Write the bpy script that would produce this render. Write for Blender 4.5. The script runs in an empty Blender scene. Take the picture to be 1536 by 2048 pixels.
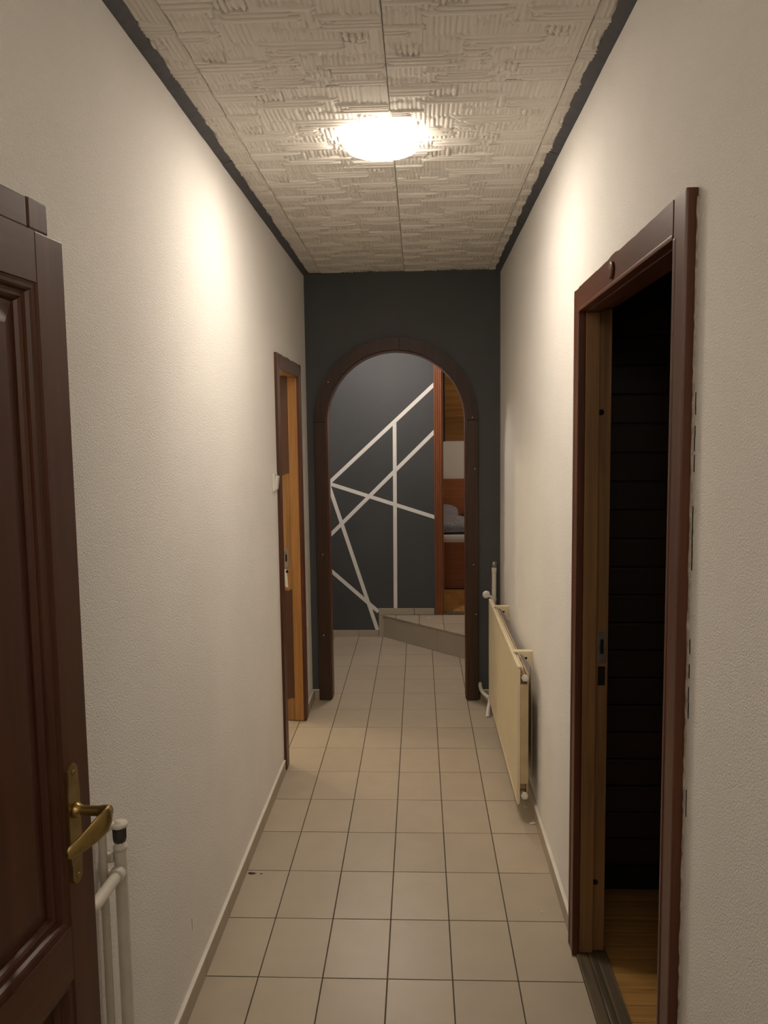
import bpy, bmesh, math, random
import numpy as np
from mathutils import Vector, Matrix
S = bpy.context.scene
COL = S.collection
random.seed(7)
R = math.radians

# ------------------------------------------------------------ camera, world, light, exposure
FX = 1600.0                                   # focal length in pixels of the 1536x2048 frame
cd = bpy.data.cameras.new('camera'); cam = bpy.data.objects.new('camera', cd); COL.objects.link(cam)
cd.sensor_fit = 'VERTICAL'; cd.sensor_height = 24.0; cd.lens = FX * 24.0 / 2048.0; cd.clip_start = 0.02
YAW, PIT, ROL = -0.0444521796, -0.0967286749, -0.0132545290
fw = Vector((math.sin(YAW)*math.cos(PIT), math.cos(YAW)*math.cos(PIT), math.sin(PIT)))
r0 = fw.cross(Vector((0, 0, 1))).normalized(); u0 = r0.cross(fw)
rr = math.cos(ROL)*r0 + math.sin(ROL)*u0; uu = -math.sin(ROL)*r0 + math.cos(ROL)*u0
cam.matrix_world = Matrix(((rr.x, uu.x, -fw.x, 0), (rr.y, uu.y, -fw.y, 0), (rr.z, uu.z, -fw.z, 1.665), (0, 0, 0, 1)))
S.camera = cam
w = bpy.data.worlds.new('world'); S.world = w; w.use_nodes = True
w.node_tree.nodes['Background'].inputs[0].default_value = (0.5, 0.45, 0.4, 1)
w.node_tree.nodes['Background'].inputs[1].default_value = 0.0
S.view_settings.view_transform = 'Standard'; S.view_settings.look = 'None'
S.view_settings.gamma = 1.0; S.view_settings.use_curve_mapping = False
S.view_settings.exposure = 0.17
LAMP_STRENGTH = 92.0                          # the round ceiling lamp of the corridor (emissive dome)
LAMP_COLOR = (1.0, 0.875, 0.735)
def room_light(name, loc, power, color, radius):
    l = bpy.data.lights.new(name, 'POINT'); l.energy = power; l.color = color; l.shadow_soft_size = radius
    o = bpy.data.objects.new(name, l); o.location = loc; COL.objects.link(o); return o
room_light('side_room_lamp', (-1.55, 4.75, 2.25), 20.0, (1.0, 0.80, 0.52), 0.05)
room_light('back_room_lamp', (-0.30, 5.55, 2.40), 32.0, (1.0, 0.89, 0.80), 0.10)
room_light('entrance_fill', (-0.05, -0.35, 2.30), 10.0, (1.0, 0.875, 0.735), 0.12)  # unseen fill added behind the camera to brighten the near walls
room_light('bedroom_lamp', (1.2, 7.3, 2.1), 13.0, (1.0, 0.86, 0.68), 0.10)

# ------------------------------------------------------------ materials
def new_mat(name):
    m = bpy.data.materials.new(name); m.use_nodes = True
    nt = m.node_tree; return m, nt, nt.nodes['Principled BSDF']
def N(nt, t, **k):
    n = nt.nodes.new(t)
    for a, b in k.items(): setattr(n, a, b)
    return n
def coords(nt, scale, rnd=True):
    tc = N(nt, 'ShaderNodeTexCoord'); mp = N(nt, 'ShaderNodeMapping'); mp.inputs['Scale'].default_value = scale
    nt.links.new(tc.outputs['Object'], mp.inputs['Vector'])
    if rnd:
        oi = N(nt, 'ShaderNodeObjectInfo'); ml = N(nt, 'ShaderNodeMath', operation='MULTIPLY'); ml.inputs[1].default_value = 37.0
        nt.links.new(oi.outputs['Random'], ml.inputs[0]); cb = N(nt, 'ShaderNodeCombineXYZ')
        for i in range(3): nt.links.new(ml.outputs[0], cb.inputs[i])
        nt.links.new(cb.outputs[0], mp.inputs['Location'])
    return mp
def ramp(nt, fac, stops):
    r = N(nt, 'ShaderNodeValToRGB'); e = r.color_ramp.elements
    while len(e) < len(stops): e.new(0.5)
    for i, (p, c) in enumerate(stops): e[i].position = p; e[i].color = (*c, 1)
    nt.links.new(fac, r.inputs[0]); return r
def bump(nt, b, height, strength, dist):
    n = N(nt, 'ShaderNodeBump'); n.inputs['Strength'].default_value = strength; n.inputs['Distance'].default_value = dist
    nt.links.new(height, n.inputs['Height']); nt.links.new(n.outputs[0], b.inputs['Normal'])
def paint(name, c, rough=0.8, var=0.06, vs=3.0, bs=220.0, bd=0.0015, bst=0.35, spec=0.3, metal=0.0):
    m, nt, b = new_mat(name)
    mp = coords(nt, (1, 1, 1)); no = N(nt, 'ShaderNodeTexNoise'); no.inputs['Scale'].default_value = vs; no.inputs['Detail'].default_value = 4
    nt.links.new(mp.outputs[0], no.inputs['Vector'])
    rp = ramp(nt, no.outputs['Fac'], [(0.3, tuple(x*(1-var) for x in c)), (0.7, tuple(min(1, x*(1+var)) for x in c))])
    nt.links.new(rp.outputs[0], b.inputs['Base Color'])
    b.inputs['Roughness'].default_value = rough; b.inputs['Specular IOR Level'].default_value = spec; b.inputs['Metallic'].default_value = metal
    if bst > 0:
        n2 = N(nt, 'ShaderNodeTexNoise'); n2.inputs['Scale'].default_value = bs; n2.inputs['Detail'].default_value = 3
        nt.links.new(mp.outputs[0], n2.inputs['Vector']); bump(nt, b, n2.outputs['Fac'], bst, bd)
    return m
def wood(name, c1, c2, axis=2, rough=0.4, spec=0.5, sc=1.0, bst=0.15, knots=0.0):
    m, nt, b = new_mat(name)
    s = [45.0*sc]*3; s[axis] = 2.2*sc
    mp = coords(nt, s); no = N(nt, 'ShaderNodeTexNoise'); no.inputs['Scale'].default_value = 1.0; no.inputs['Detail'].default_value = 5; no.inputs['Distortion'].default_value = 0.6
    nt.links.new(mp.outputs[0], no.inputs['Vector'])
    rp = ramp(nt, no.outputs['Fac'], [(0.3, c1), (0.72, c2)])
    oi = N(nt, 'ShaderNodeObjectInfo'); hs = N(nt, 'ShaderNodeHueSaturation')
    mr = N(nt, 'ShaderNodeMapRange'); mr.inputs['To Min'].default_value = 0.82; mr.inputs['To Max'].default_value = 1.15
    nt.links.new(oi.outputs['Random'], mr.inputs['Value']); nt.links.new(mr.outputs[0], hs.inputs['Value'])
    nt.links.new(rp.outputs[0], hs.inputs['Color']); last = hs.outputs[0]
    if knots:
        mp2 = coords(nt, tuple(1.5 if i == axis else 9.0 for i in range(3))); vo = N(nt, 'ShaderNodeTexVoronoi'); vo.inputs['Scale'].default_value = 1.0
        nt.links.new(mp2.outputs[0], vo.inputs['Vector'])
        kr = ramp(nt, vo.outputs['Distance'], [(0.02, (0.10, 0.10, 0.10)), (knots, (1, 1, 1))])
        mx = N(nt, 'ShaderNodeMixRGB', blend_type='MULTIPLY'); mx.inputs[0].default_value = 0.85
        nt.links.new(last, mx.inputs[1]); nt.links.new(kr.outputs[0], mx.inputs[2]); last = mx.outputs[0]
    nt.links.new(last, b.inputs['Base Color'])
    b.inputs['Roughness'].default_value = rough; b.inputs['Specular IOR Level'].default_value = spec
    bump(nt, b, no.outputs['Fac'], bst, 0.001)
    return m
def worn_jamb(name):
    # bare pine with islands of old brown paint, at fixed heights with ragged borders
    m = wood(name, (0.30, 0.15, 0.045), (0.50, 0.27, 0.10), 2, 0.45); nt = m.node_tree; b = nt.nodes['Principled BSDF']
    col = b.inputs['Base Color'].links[0].from_socket
    tc = N(nt, 'ShaderNodeTexCoord'); sx = N(nt, 'ShaderNodeSeparateXYZ'); nt.links.new(tc.outputs['Object'], sx.inputs[0])
    no = N(nt, 'ShaderNodeTexNoise'); no.inputs['Scale'].default_value = 14.0; nt.links.new(tc.outputs['Object'], no.inputs['Vector'])
    ad = N(nt, 'ShaderNodeMath', operation='MULTIPLY_ADD'); ad.inputs[1].default_value = 0.10; nt.links.new(no.outputs['Fac'], ad.inputs[0]); nt.links.new(sx.outputs['Z'], ad.inputs[2])
    dv = N(nt, 'ShaderNodeMath', operation='DIVIDE'); dv.inputs[1].default_value = 2.2; nt.links.new(ad.outputs[0], dv.inputs[0])
    rp = N(nt, 'ShaderNodeValToRGB'); rp.color_ramp.interpolation = 'CONSTANT'; e = rp.color_ramp.elements
    for _ in range(3): e.new(0.5)
    for i, (p, v) in enumerate([(0.0, 0), (0.075, 1), (0.375, 0), (0.675, 1), (0.90, 1)]): e[i].position = p; e[i].color = (v, v, v, 1)
    nt.links.new(dv.outputs[0], rp.inputs[0])
    mx = N(nt, 'ShaderNodeMixRGB'); mx.inputs[2].default_value = (0.10, 0.045, 0.026, 1)
    nt.links.new(rp.outputs[0], mx.inputs[0]); nt.links.new(col, mx.inputs[1]); nt.links.new(mx.outputs[0], b.inputs['Base Color'])
    return m
def tile_mat(name, c, rough=0.42, var=0.10):
    m, nt, b = new_mat(name)
    oi = N(nt, 'ShaderNodeObjectInfo')
    a = tuple(x*(1-var) for x in c); d = (c[0]*(1+var), c[1]*(1+var), c[2]*(1+var*0.9))
    rp = ramp(nt, oi.outputs['Random'], [(0, a), (1, d)])
    mp = coords(nt, (1, 1, 1)); no = N(nt, 'ShaderNodeTexNoise'); no.inputs['Scale'].default_value = 9.0; no.inputs['Detail'].default_value = 6
    nt.links.new(mp.outputs[0], no.inputs['Vector'])
    r2 = ramp(nt, no.outputs['Fac'], [(0.3, (0.95, 0.95, 0.95)), (0.7, (1.03, 1.03, 1.02))])
    mx = N(nt, 'ShaderNodeMixRGB', blend_type='MULTIPLY'); mx.inputs[0].default_value = 1.0
    nt.links.new(rp.outputs[0], mx.inputs[1]); nt.links.new(r2.outputs[0], mx.inputs[2]); nt.links.new(mx.outputs[0], b.inputs['Base Color'])
    b.inputs['Roughness'].default_value = rough; b.inputs['Specular IOR Level'].default_value = 0.4
    n2 = N(nt, 'ShaderNodeTexNoise'); n2.inputs['Scale'].default_value = 60.0; nt.links.new(mp.outputs[0], n2.inputs['Vector'])
    bump(nt, b, n2.outputs['Fac'], 0.12, 0.001)
    return m
def emit(name, c, s):
    m, nt, b = new_mat(name); b.inputs['Base Color'].default_value = (0.9, 0.9, 0.88, 1)
    b.inputs['Emission Color'].default_value = (*c, 1); b.inputs['Emission Strength'].default_value = s; return m

M = {}
M['white'] = paint('white_wallpaper_paint', (0.865, 0.84, 0.80), 0.85, 0.03, 2.0, 270.0, 0.0045, 0.8)
M['white2'] = paint('white_gloss_paint', (0.70, 0.66, 0.58), 0.4, 0.05, 12.0, 120.0, 0.001, 0.3, 0.5)
M['dark'] = paint('dark_slate_paint', (0.068, 0.070, 0.073), 0.62, 0.07, 3.0, 190.0, 0.0015, 0.4, 0.35)
M['cornice'] = paint('slate_cornice_paint', (0.088, 0.088, 0.098), 0.55, 0.15, 30.0, 120.0, 0.002, 0.6, 0.4)
M['stripe'] = paint('white_stripe_paint', (0.80, 0.78, 0.74), 0.7, 0.03, 20.0, 120.0, 0.0008, 0.2)
M['foam'] = paint('white_foam_ceiling', (0.70, 0.66, 0.60), 0.8, 0.03, 4.0, 300.0, 0.0006, 0.2)
M['grout'] = paint('dark_grout', (0.10, 0.08, 0.06), 0.9, 0.15, 20.0, 200.0, 0.001, 0.3)
M['tile'] = tile_mat('beige_floor_tile', (0.442, 0.378, 0.290), 0.36, 0.035)
M['skirt'] = tile_mat('beige_skirting_tile', (0.42, 0.36, 0.28), 0.45, 0.04)
M['brown'] = wood('dark_brown_gloss_wood', (0.072, 0.022, 0.010), (0.130, 0.043, 0.021), 2, 0.40, 0.4)
M['brown_y'] = wood('dark_brown_gloss_wood_lengthwise', (0.072, 0.022, 0.010), (0.130, 0.043, 0.021), 1, 0.40, 0.4)
M['arch'] = wood('very_dark_brown_arch_wood', (0.036, 0.019, 0.012), (0.062, 0.033, 0.022), 2, 0.45, 0.3)
M['doorw'] = wood('mahogany_door_wood', (0.048, 0.014, 0.005), (0.084, 0.028, 0.011), 2, 0.42, 0.4)
M['doorx'] = wood('mahogany_door_wood_rail', (0.048, 0.014, 0.005), (0.084, 0.028, 0.011), 0, 0.42, 0.4)
M['pine'] = wood('bare_pine_jamb', (0.28, 0.13, 0.035), (0.44, 0.22, 0.07), 2, 0.45)
M['pine2'] = wood('dull_pine_jamb', (0.20, 0.105, 0.04), (0.34, 0.18, 0.07), 2, 0.5)
M['worn'] = worn_jamb('worn_painted_jamb')
M['stile'] = wood('orange_brown_frame_wood', (0.20, 0.062, 0.022), (0.29, 0.10, 0.038), 2, 0.4, 0.5)
M['panel'] = wood('reddish_bed_laminate', (0.26, 0.085, 0.028), (0.34, 0.125, 0.045), 0, 0.45)
M['ceilpine'] = wood('pine_ceiling_board', (0.30, 0.14, 0.035), (0.46, 0.235, 0.065), 0, 0.45, 0.4, 1.0, 0.15, 0.16)
M['parquet'] = wood('honey_parquet', (0.30, 0.155, 0.045), (0.50, 0.28, 0.085), 0, 0.35)
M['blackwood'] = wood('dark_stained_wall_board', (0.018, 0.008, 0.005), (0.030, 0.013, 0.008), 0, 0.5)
M['sill'] = wood('worn_grey_sill', (0.055, 0.040, 0.025), (0.17, 0.13, 0.08), 1, 0.55, 0.3)
M['brass'] = paint('aged_brass', (0.33, 0.235, 0.085), 0.36, 0.25, 30.0, 120.0, 0.0006, 0.3, 0.5, 0.9)
M['steel'] = paint('dull_steel', (0.33, 0.31, 0.28), 0.4, 0.2, 40.0, 100.0, 0.0005, 0.2, 0.5, 0.9)
M['pipe'] = paint('white_pipe_enamel', (0.68, 0.64, 0.56), 0.38, 0.06, 20.0, 90.0, 0.001, 0.3, 0.5)
M['black'] = paint('black_chipped_fitting', (0.035, 0.03, 0.026), 0.45, 0.5, 60.0, 80.0, 0.001, 0.3, 0.5)
M['hole'] = paint('dark_hole', (0.012, 0.009, 0.007), 0.9, 0.1, 5, 50, 0.001, 0)
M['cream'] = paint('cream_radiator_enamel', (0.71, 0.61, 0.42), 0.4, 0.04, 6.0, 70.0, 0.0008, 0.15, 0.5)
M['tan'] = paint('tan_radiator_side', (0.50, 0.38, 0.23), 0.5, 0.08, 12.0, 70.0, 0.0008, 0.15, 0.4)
M['plastic'] = paint('white_plastic', (0.72, 0.69, 0.63), 0.35, 0.02, 5, 50, 0.0005, 0, 0.5)
M['filler'] = paint('rough_grey_filler', (0.46, 0.42, 0.35), 0.95, 0.3, 60.0, 120.0, 0.004, 0.9)
M['sheet'] = paint('white_sheet', (0.72, 0.70, 0.66), 0.9, 0.04, 10, 300, 0.001, 0.3)
M['bedding'] = paint('grey_blue_patterned_cloth', (0.33, 0.34, 0.40), 0.95, 0.35, 70.0, 300, 0.001, 0.4)
M['stain'] = paint('dark_stain', (0.05, 0.04, 0.03), 0.8, 0.2, 40, 50, 0.001, 0)
M['lamp'] = emit('lit_lamp_diffuser', LAMP_COLOR, LAMP_STRENGTH)
M['lamprim'] = emit('lit_lamp_rim', LAMP_COLOR, LAMP_STRENGTH*0.19)
M['lampring'] = paint('white_lamp_ring', (0.75, 0.74, 0.72), 0.4, 0.02, 5, 50, 0.0005, 0, 0.5)

# ------------------------------------------------------------ helpers
class MB:
    def __init__(s): s.v = []; s.f = []; s.sm = []
    def add(s, vs, fs, smooth=False):
        o = len(s.v); s.v += [tuple(v) for v in vs]; s.f += [tuple(i+o for i in f) for f in fs]; s.sm += [smooth]*len(fs); return s
    def box(s, x0, x1, y0, y1, z0, z1, b=0.0):
        if b <= 0:
            return s.add([(x, y, z) for x in (x0, x1) for y in (y0, y1) for z in (z0, z1)],
                         [(0,1,3,2), (4,6,7,5), (0,4,5,1), (2,3,7,6), (0,2,6,4), (1,5,7,3)])
        bm = bmesh.new(); bmesh.ops.create_cube(bm, size=1)
        for v in bm.verts: v.co = Vector(((x0+x1)/2+v.co.x*(x1-x0), (y0+y1)/2+v.co.y*(y1-y0), (z0+z1)/2+v.co.z*(z1-z0)))
        b = min(b, 0.45*min(x1-x0, y1-y0, z1-z0))
        bmesh.ops.bevel(bm, geom=list(bm.edges), offset=b, segments=2, affect='EDGES', profile=0.6)
        bm.verts.index_update(); s.add([v.co[:] for v in bm.verts], [[v.index for v in f.verts] for f in bm.faces]); bm.free(); return s
    def prism(s, poly, axis, a, b):
        # poly: 2-D outline, extruded along axis from a to b
        def P(p, t):
            q = list(p); q.insert(axis, t); return tuple(q)
        n = len(poly)
        return s.add([P(p, a) for p in poly]+[P(p, b) for p in poly],
                     [tuple(range(n)), tuple(range(2*n-1, n-1, -1))]+[(i, i+n, (i+1) % n+n, (i+1) % n) for i in range(n)])
    def sweep(s, path, radii, seg=14, caps=True, up=None, smooth=True):
        pts = [Vector(p) for p in path]; n = len(pts); rings = []
        prev = None
        for i, p in enumerate(pts):
            t = (pts[min(i+1, n-1)]-pts[max(i-1, 0)]).normalized()
            if up is not None: a = Vector(up)
            elif prev is not None: a = prev
            else: a = Vector((0, 0, 1)) if abs(t.z) < 0.9 else Vector((1, 0, 0))
            x = (a - t*a.dot(t)).normalized(); y = t.cross(x); prev = x
            r = radii[i] if isinstance(radii, (list, tuple)) else radii
            rx, ry = r if isinstance(r, (list, tuple)) else (r, r)
            rings.append([p + x*(rx*math.cos(2*math.pi*k/seg)) + y*(ry*math.sin(2*math.pi*k/seg)) for k in range(seg)])
        vs = [v[:] for ring in rings for v in ring]
        fs = [(i*seg+k, i*seg+(k+1) % seg, (i+1)*seg+(k+1) % seg, (i+1)*seg+k) for i in range(n-1) for k in range(seg)]
        s.add(vs, fs, smooth)
        if caps:
            s.add([v[:] for v in rings[0]], [tuple(range(seg-1, -1, -1))]); s.add([v[:] for v in rings[-1]], [tuple(range(seg))])
        return s
    def lathe(s, prof, center, axis=2, seg=24, smooth=True):
        # prof: (radius, height) pairs
        vs = []
        for r, h in prof:
            for k in range(seg):
                a = 2*math.pi*k/seg; q = [r*math.cos(a), r*math.sin(a)]; q.insert(axis, h)
                vs.append(tuple(center[i]+q[i] for i in range(3)))
        n = len(prof)
        return s.add(vs, [(i*seg+k, i*seg+(k+1) % seg, (i+1)*seg+(k+1) % seg, (i+1)*seg+k) for i in range(n-1) for k in range(seg)]
                     + [tuple(range(seg)), tuple(range(n*seg-1, (n-1)*seg-1, -1))], smooth)
    def build(s, name, mat, parent=None, loc=None):
        me = bpy.data.meshes.new(name); me.from_pydata(s.v, [], s.f)
        me.polygons.foreach_set('use_smooth', s.sm)
        bm = bmesh.new(); bm.from_mesh(me); bmesh.ops.recalc_face_normals(bm, faces=bm.faces); bm.to_mesh(me); bm.free()
        me.materials.append(M[mat] if isinstance(mat, str) else mat); me.update()
        return link(name, me, parent, loc)
def link(name, me, parent=None, loc=None):
    o = bpy.data.objects.new(name, me); COL.objects.link(o)
    if parent is not None: o.parent = parent
    if loc is not None: o.location = loc
    return o
def tag(o, label, cat, group=None, kind=None):
    o['label'] = label; o['category'] = cat
    if group: o['group'] = group
    if kind: o['kind'] = kind
    return o
def empty(name, loc, label, cat, rz=0.0, kind=None, group=None):
    o = bpy.data.objects.new(name, None); o.empty_display_size = 0.1; COL.objects.link(o); o.location = loc; o.rotation_euler = (0, 0, rz)
    return tag(o, label, cat, group, kind)
def box(name, mat, parent, *a, b=0.0): return MB().box(*a, b=b).build(name, mat, parent)

# ------------------------------------------------------------ geometry of the place (metres)
XL, XR = -0.685, 0.495            # corridor walls
YA0, YA1 = 4.91, 5.03             # arch wall
YB = 6.49                         # wall of the back room
YE = -0.662                       # end of the corridor behind the camera
ZC = 2.645                        # under side of the ceiling tiles
TX0, TY0, TW, TD = -0.311, 2.305, 0.2, 0.3025   # floor tile grid

# ------------------------------------------------------------ floor
floor = MB().box(-2.0, 1.45, YE, YB+0.1, -0.06, -0.0022).build('floor', 'grout')
tag(floor, 'corridor floor of beige rectangular tiles with dark joints', 'floor', kind='structure')
g = 0.0020
tile_full = MB().box(-TW/2+g, TW/2-g, -TD/2+g, TD/2-g, -0.009, 0.0, b=0.0012)
tm = tile_full.build('tile', 'tile', floor); tile_me = tm.data; bpy.data.objects.remove(tm)
def floor_tile(cx, cy, x0=None, x1=None, y1=None):
    if x0 is None and x1 is None and y1 is None:
        o = link('tile', tile_me, floor, (cx, cy, 0))
    else:
        a, b_, c, d = cx-TW/2+g, cx+TW/2-g, cy-TD/2+g, cy+TD/2-g
        if x0 is not None: a = max(a, x0)
        if x1 is not None: b_ = min(b_, x1)
        if y1 is not None: d = min(d, y1)
        if b_-a < 0.012 or d-c < 0.012: return
        o = MB().box(a-cx, b_-cx, c-cy, d-cy, -0.009, 0.0, b=0.0012).build('tile', 'tile', floor, (cx, cy, 0))
    o.rotation_euler = (random.gauss(0, 0.0012), random.gauss(0, 0.0012), 0)
for j in range(-10, 14):
    cy = TY0 + (j+0.5)*TD
    if cy+TD/2 < YE: continue
    for i in range(-8, 9):
        cx = TX0 + (i+0.5)*TW
        back = cy > 4.87
        if not back:
            if cx < XL-0.1:
                if 3.75 < cy < 4.7 and cx > -1.35: floor_tile(cx, cy)
                continue
            if cx > XR: continue
            if cx-TW/2 < XL and not (3.75 < cy < 4.7): floor_tile(cx, cy, x0=XL)
            else: floor_tile(cx, cy)
        else:
            if cx < -0.9 or cx > 1.35: continue
            if cy > 6.46: continue
            floor_tile(cx, cy, x0=-0.735 if cx < -0.6 else None)
# last thin row along the back wall
for i in range(-3, 1):
    cx = TX0+(i+0.5)*TW; cy = TY0+14.5*TD
    if cy-TD/2 < YB: floor_tile(cx, cy, x0=-0.735 if i == -3 else None, y1=YB)

# ------------------------------------------------------------ ceiling with embossed foam tiles
ceiling = MB().box(-0.84, 1.45, YE, YB+0.1, ZC+0.006, ZC+0.10).build('ceiling', 'foam')
tag(ceiling, 'ceiling of white embossed foam tiles above the corridor', 'ceiling', kind='structure')
rng = np.random.default_rng(11)
NG = 166
def relief():
    H = np.zeros((NG+1, NG+1)); px = 0.5/NG
    xs = np.linspace(0, 0.5, NG+1); X, Y = np.meshgrid(xs, xs, indexing='ij')
    def stroke(cx, cy, half, wid, horiz, h):
        u, v = ((X-cx), (Y-cy)) if horiz else ((Y-cy), (X-cx))
        u = np.abs(u)/half; taper = np.clip((1-u)*half/0.024, 0, 1)**0.6
        ww = wid*(0.25+0.75*taper)
        return np.where((u < 1), h*np.sqrt(np.clip(1-(v/ww)**2, 0, 1))*np.clip(taper*1.4, 0, 1), 0)
    def field(x0, x1, y0, y1, horiz, over, pmin, pmax, hmin, hmax, rag):
        nonlocal H
        a0, a1, b0, b1 = (x0, x1, y0, y1) if horiz else (y0, y1, x0, x1)
        p = b0
        while p < b1:
            pitch = rng.uniform(pmin, pmax); e0 = a0+rng.uniform(-rag, rag); e1 = a1+rng.uniform(-rag, rag)
            c = p+pitch/2; m = (e0+e1)/2; hl = max(0.012, (e1-e0)/2)
            st = stroke(m if horiz else c, c if horiz else m, hl, pitch*0.52, horiz, rng.uniform(hmin, hmax))
            if over:
                u, v = ((X-m), (Y-c)) if horiz else ((Y-m), (X-c))
                mk = (np.abs(u) < hl-0.004) & (np.abs(v) < pitch*0.52)
                H = np.where(mk, st, np.maximum(H, st))
            else: H = np.maximum(H, st)
            p += pitch
    # ground of fine strokes along the corridor, in staggered columns
    x = 0.0
    while x < 0.5:
        cw = rng.uniform(0.10, 0.17); y = -rng.uniform(0, 0.1)
        while y < 0.5:
            ln = rng.uniform(0.11, 0.20); field(x, min(x+cw, 0.5), y, y+ln, False, False, 0.0120, 0.0160, 0.0040, 0.0060, 0.012); y += ln+rng.uniform(-0.004, 0.008)
        x += cw
    # broad ragged brush bands across it
    bands = [(-0.04, 0.17, 0.045, 0.060), (0.13, 0.33, 0.095, 0.050), (0.34, 0.55, 0.150, 0.055), (-0.03, 0.10, 0.200, 0.050),
             (0.20, 0.44, 0.255, 0.050), (-0.04, 0.20, 0.345, 0.065), (0.30, 0.53, 0.390, 0.040), (0.12, 0.29, 0.450, 0.060), (0.37, 0.53, 0.478, 0.036), (0.225, 0.275, 0.330, 0.090)]
    for (x0, x1, yc, wd) in bands:
        field(x0, x1, yc-wd/2, yc+wd/2, True, True, 0.0150, 0.0270, 0.0060, 0.0100, 0.040)
    for (x0, x1, y0, y1) in ((0.12, 0.19, 0.02, 0.09), (0.40, 0.455, 0.20, 0.245), (0.29, 0.345, 0.385, 0.44), (0.03, 0.085, 0.28, 0.33)):
        field(x0, x1, y0, y1, False, True, 0.013, 0.018, 0.006, 0.009, 0.010)
    e = np.minimum(np.minimum(X, 0.5-X), np.minimum(Y, 0.5-Y))
    H += 0.0006*rng.random(H.shape)
    H *= np.clip(e/0.0012, 0.25, 1)
    return H
HR = relief()
def tile_mesh(i0, i1, j0, j1):
    # part of the foam tile between the grid lines; local origin at the tile corner
    I = np.arange(i0, i1+1); J = np.arange(j0, j1+1); px = 0.5/NG
    xx, yy = np.meshgrid(I*px, J*px, indexing='ij'); zz = -HR[np.ix_(I, J)]-0.004
    xx = np.clip(xx, 0.0006, 0.4994); yy = np.clip(yy, 0.0006, 0.4994)
    n, m = len(I), len(J); vs = np.stack([xx, yy, zz], -1).reshape(-1, 3)
    k = (np.arange(n-1)[:, None]*m+np.arange(m-1)[None, :]).reshape(-1)
    fs = np.stack([k, k+1, k+m+1, k+m], -1)
    # skirt up to the slab
    ring = [a*m for a in range(n)] + [(n-1)*m+b for b in range(1, m)] + [a*m+m-1 for a in range(n-2, -1, -1)] + [b for b in range(m-2, 0, -1)]
    top = vs[ring].copy(); top[:, 2] = 0.008; base = len(vs); L = len(ring)
    vs = np.vstack([vs, top])
    sk = [(ring[a], base+a, base+(a+1) % L, ring[(a+1) % L]) for a in range(L)]
    me = bpy.data.meshes.new('ceiling_tile'); me.from_pydata(vs.tolist(), [], fs.tolist()+sk)
    me.polygons.foreach_set('use_smooth', [True]*len(fs)+[False]*len(sk)); me.materials.append(M['foam']); me.update(); return me
CX0, CY0 = -0.078, 2.338
cache = {}
for c in range(-2, 2):
    for r_ in range(-6, 6):
        x0, y0 = CX0+0.5*c, CY0+0.5*r_
        i0 = max(0, math.ceil((XL-x0)/(0.5/NG))); i1 = min(NG, math.floor((XR-x0)/(0.5/NG)))
        j0 = 0; j1 = min(NG, math.floor((YA0-y0)/(0.5/NG)))
        if i1-i0 < 2 or j1-j0 < 2: continue
        key = (i0, i1, j0, j1)
        if key not in cache: cache[key] = tile_mesh(*key)
        link('ceiling_tile', cache[key], ceiling, (x0, y0, ZC))

# dark cornice strips along both walls
def cornice(name, side, label):
    root = None; xs = XL if side < 0 else XR; s_ = -side
    for y0, y1 in ((YE, 0.9), (0.9, 2.895), (2.903, YA0)):
        n = 60; path = np.linspace(y0, y1, n); vs = []; fs = []
        pa, pb_ = random.uniform(0, 6), random.uniform(0, 6)
        for k, y in enumerate(path):
            j1 = 0.0016*math.sin(9*y+pa)+0.0010*math.sin(31*y+pb_)+random.gauss(0, 0.0005); j2 = 0.0010*math.sin(11*y+pb_)+random.gauss(0, 0.0003)
            w_ = 0.033+j1; h_ = 0.024+j2
            vs += [(xs, y, ZC-h_), (xs+s_*0.003, y, ZC-h_-0.0005), (xs+s_*w_, y, ZC-0.0128), (xs+s_*w_, y, ZC+0.004), (xs, y, ZC+0.004)]
        for k in range(n-1):
            fs += [(k*5+a, k*5+(a+1) % 5, k*5+5+(a+1) % 5, k*5+5+a) for a in range(5)]
        fs += [(0, 1, 2, 3, 4), tuple((n-1)*5+a for a in (4, 3, 2, 1, 0))]
        mb = MB().add(vs, fs)
        if root is None:
            root = mb.build(name, 'cornice'); tag(root, label, 'cornice', kind='structure')
        else: mb.build('cornice_strip', 'cornice', root)
cornice('trim_1', -1, 'slate grey cornice strip along the top of the left wall')
cornice('trim_2', 1, 'slate grey cornice strip along the top of the right wall')

# ------------------------------------------------------------ walls
LD0, LD1, LDZ = 3.88, 4.545, 2.025      # rough opening, left doorway
RD0, RD1, RDZ = 1.515, 2.455, 2.05      # rough opening, right doorway
wl = MB().box(XL-0.10, XL, YE, LD0, -0.05, ZC+0.05).box(XL-0.10, XL, LD1, YA0, -0.05, ZC+0.05).box(XL-0.10, XL, LD0, LD1, LDZ, ZC+0.05).build('wall_left', 'white')
tag(wl, 'textured white left wall of the corridor', 'wall', kind='structure')
wr = MB().box(XR, XR+0.08, YE, RD0, -0.05, ZC+0.05).box(XR, XR+0.08, RD1, YA0, -0.05, ZC+0.05).box(XR, XR+0.08, RD0, RD1, RDZ, ZC+0.05).build('wall_right', 'white')
tag(wr, 'textured white right wall of the corridor', 'wall', kind='structure')
tag(box('wall_rear', 'white', None, XL-0.1, XR+0.08, YE-0.1, YE, -0.05, ZC+0.1), 'white end wall of the corridor behind the camera', 'wall', kind='structure')
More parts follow.
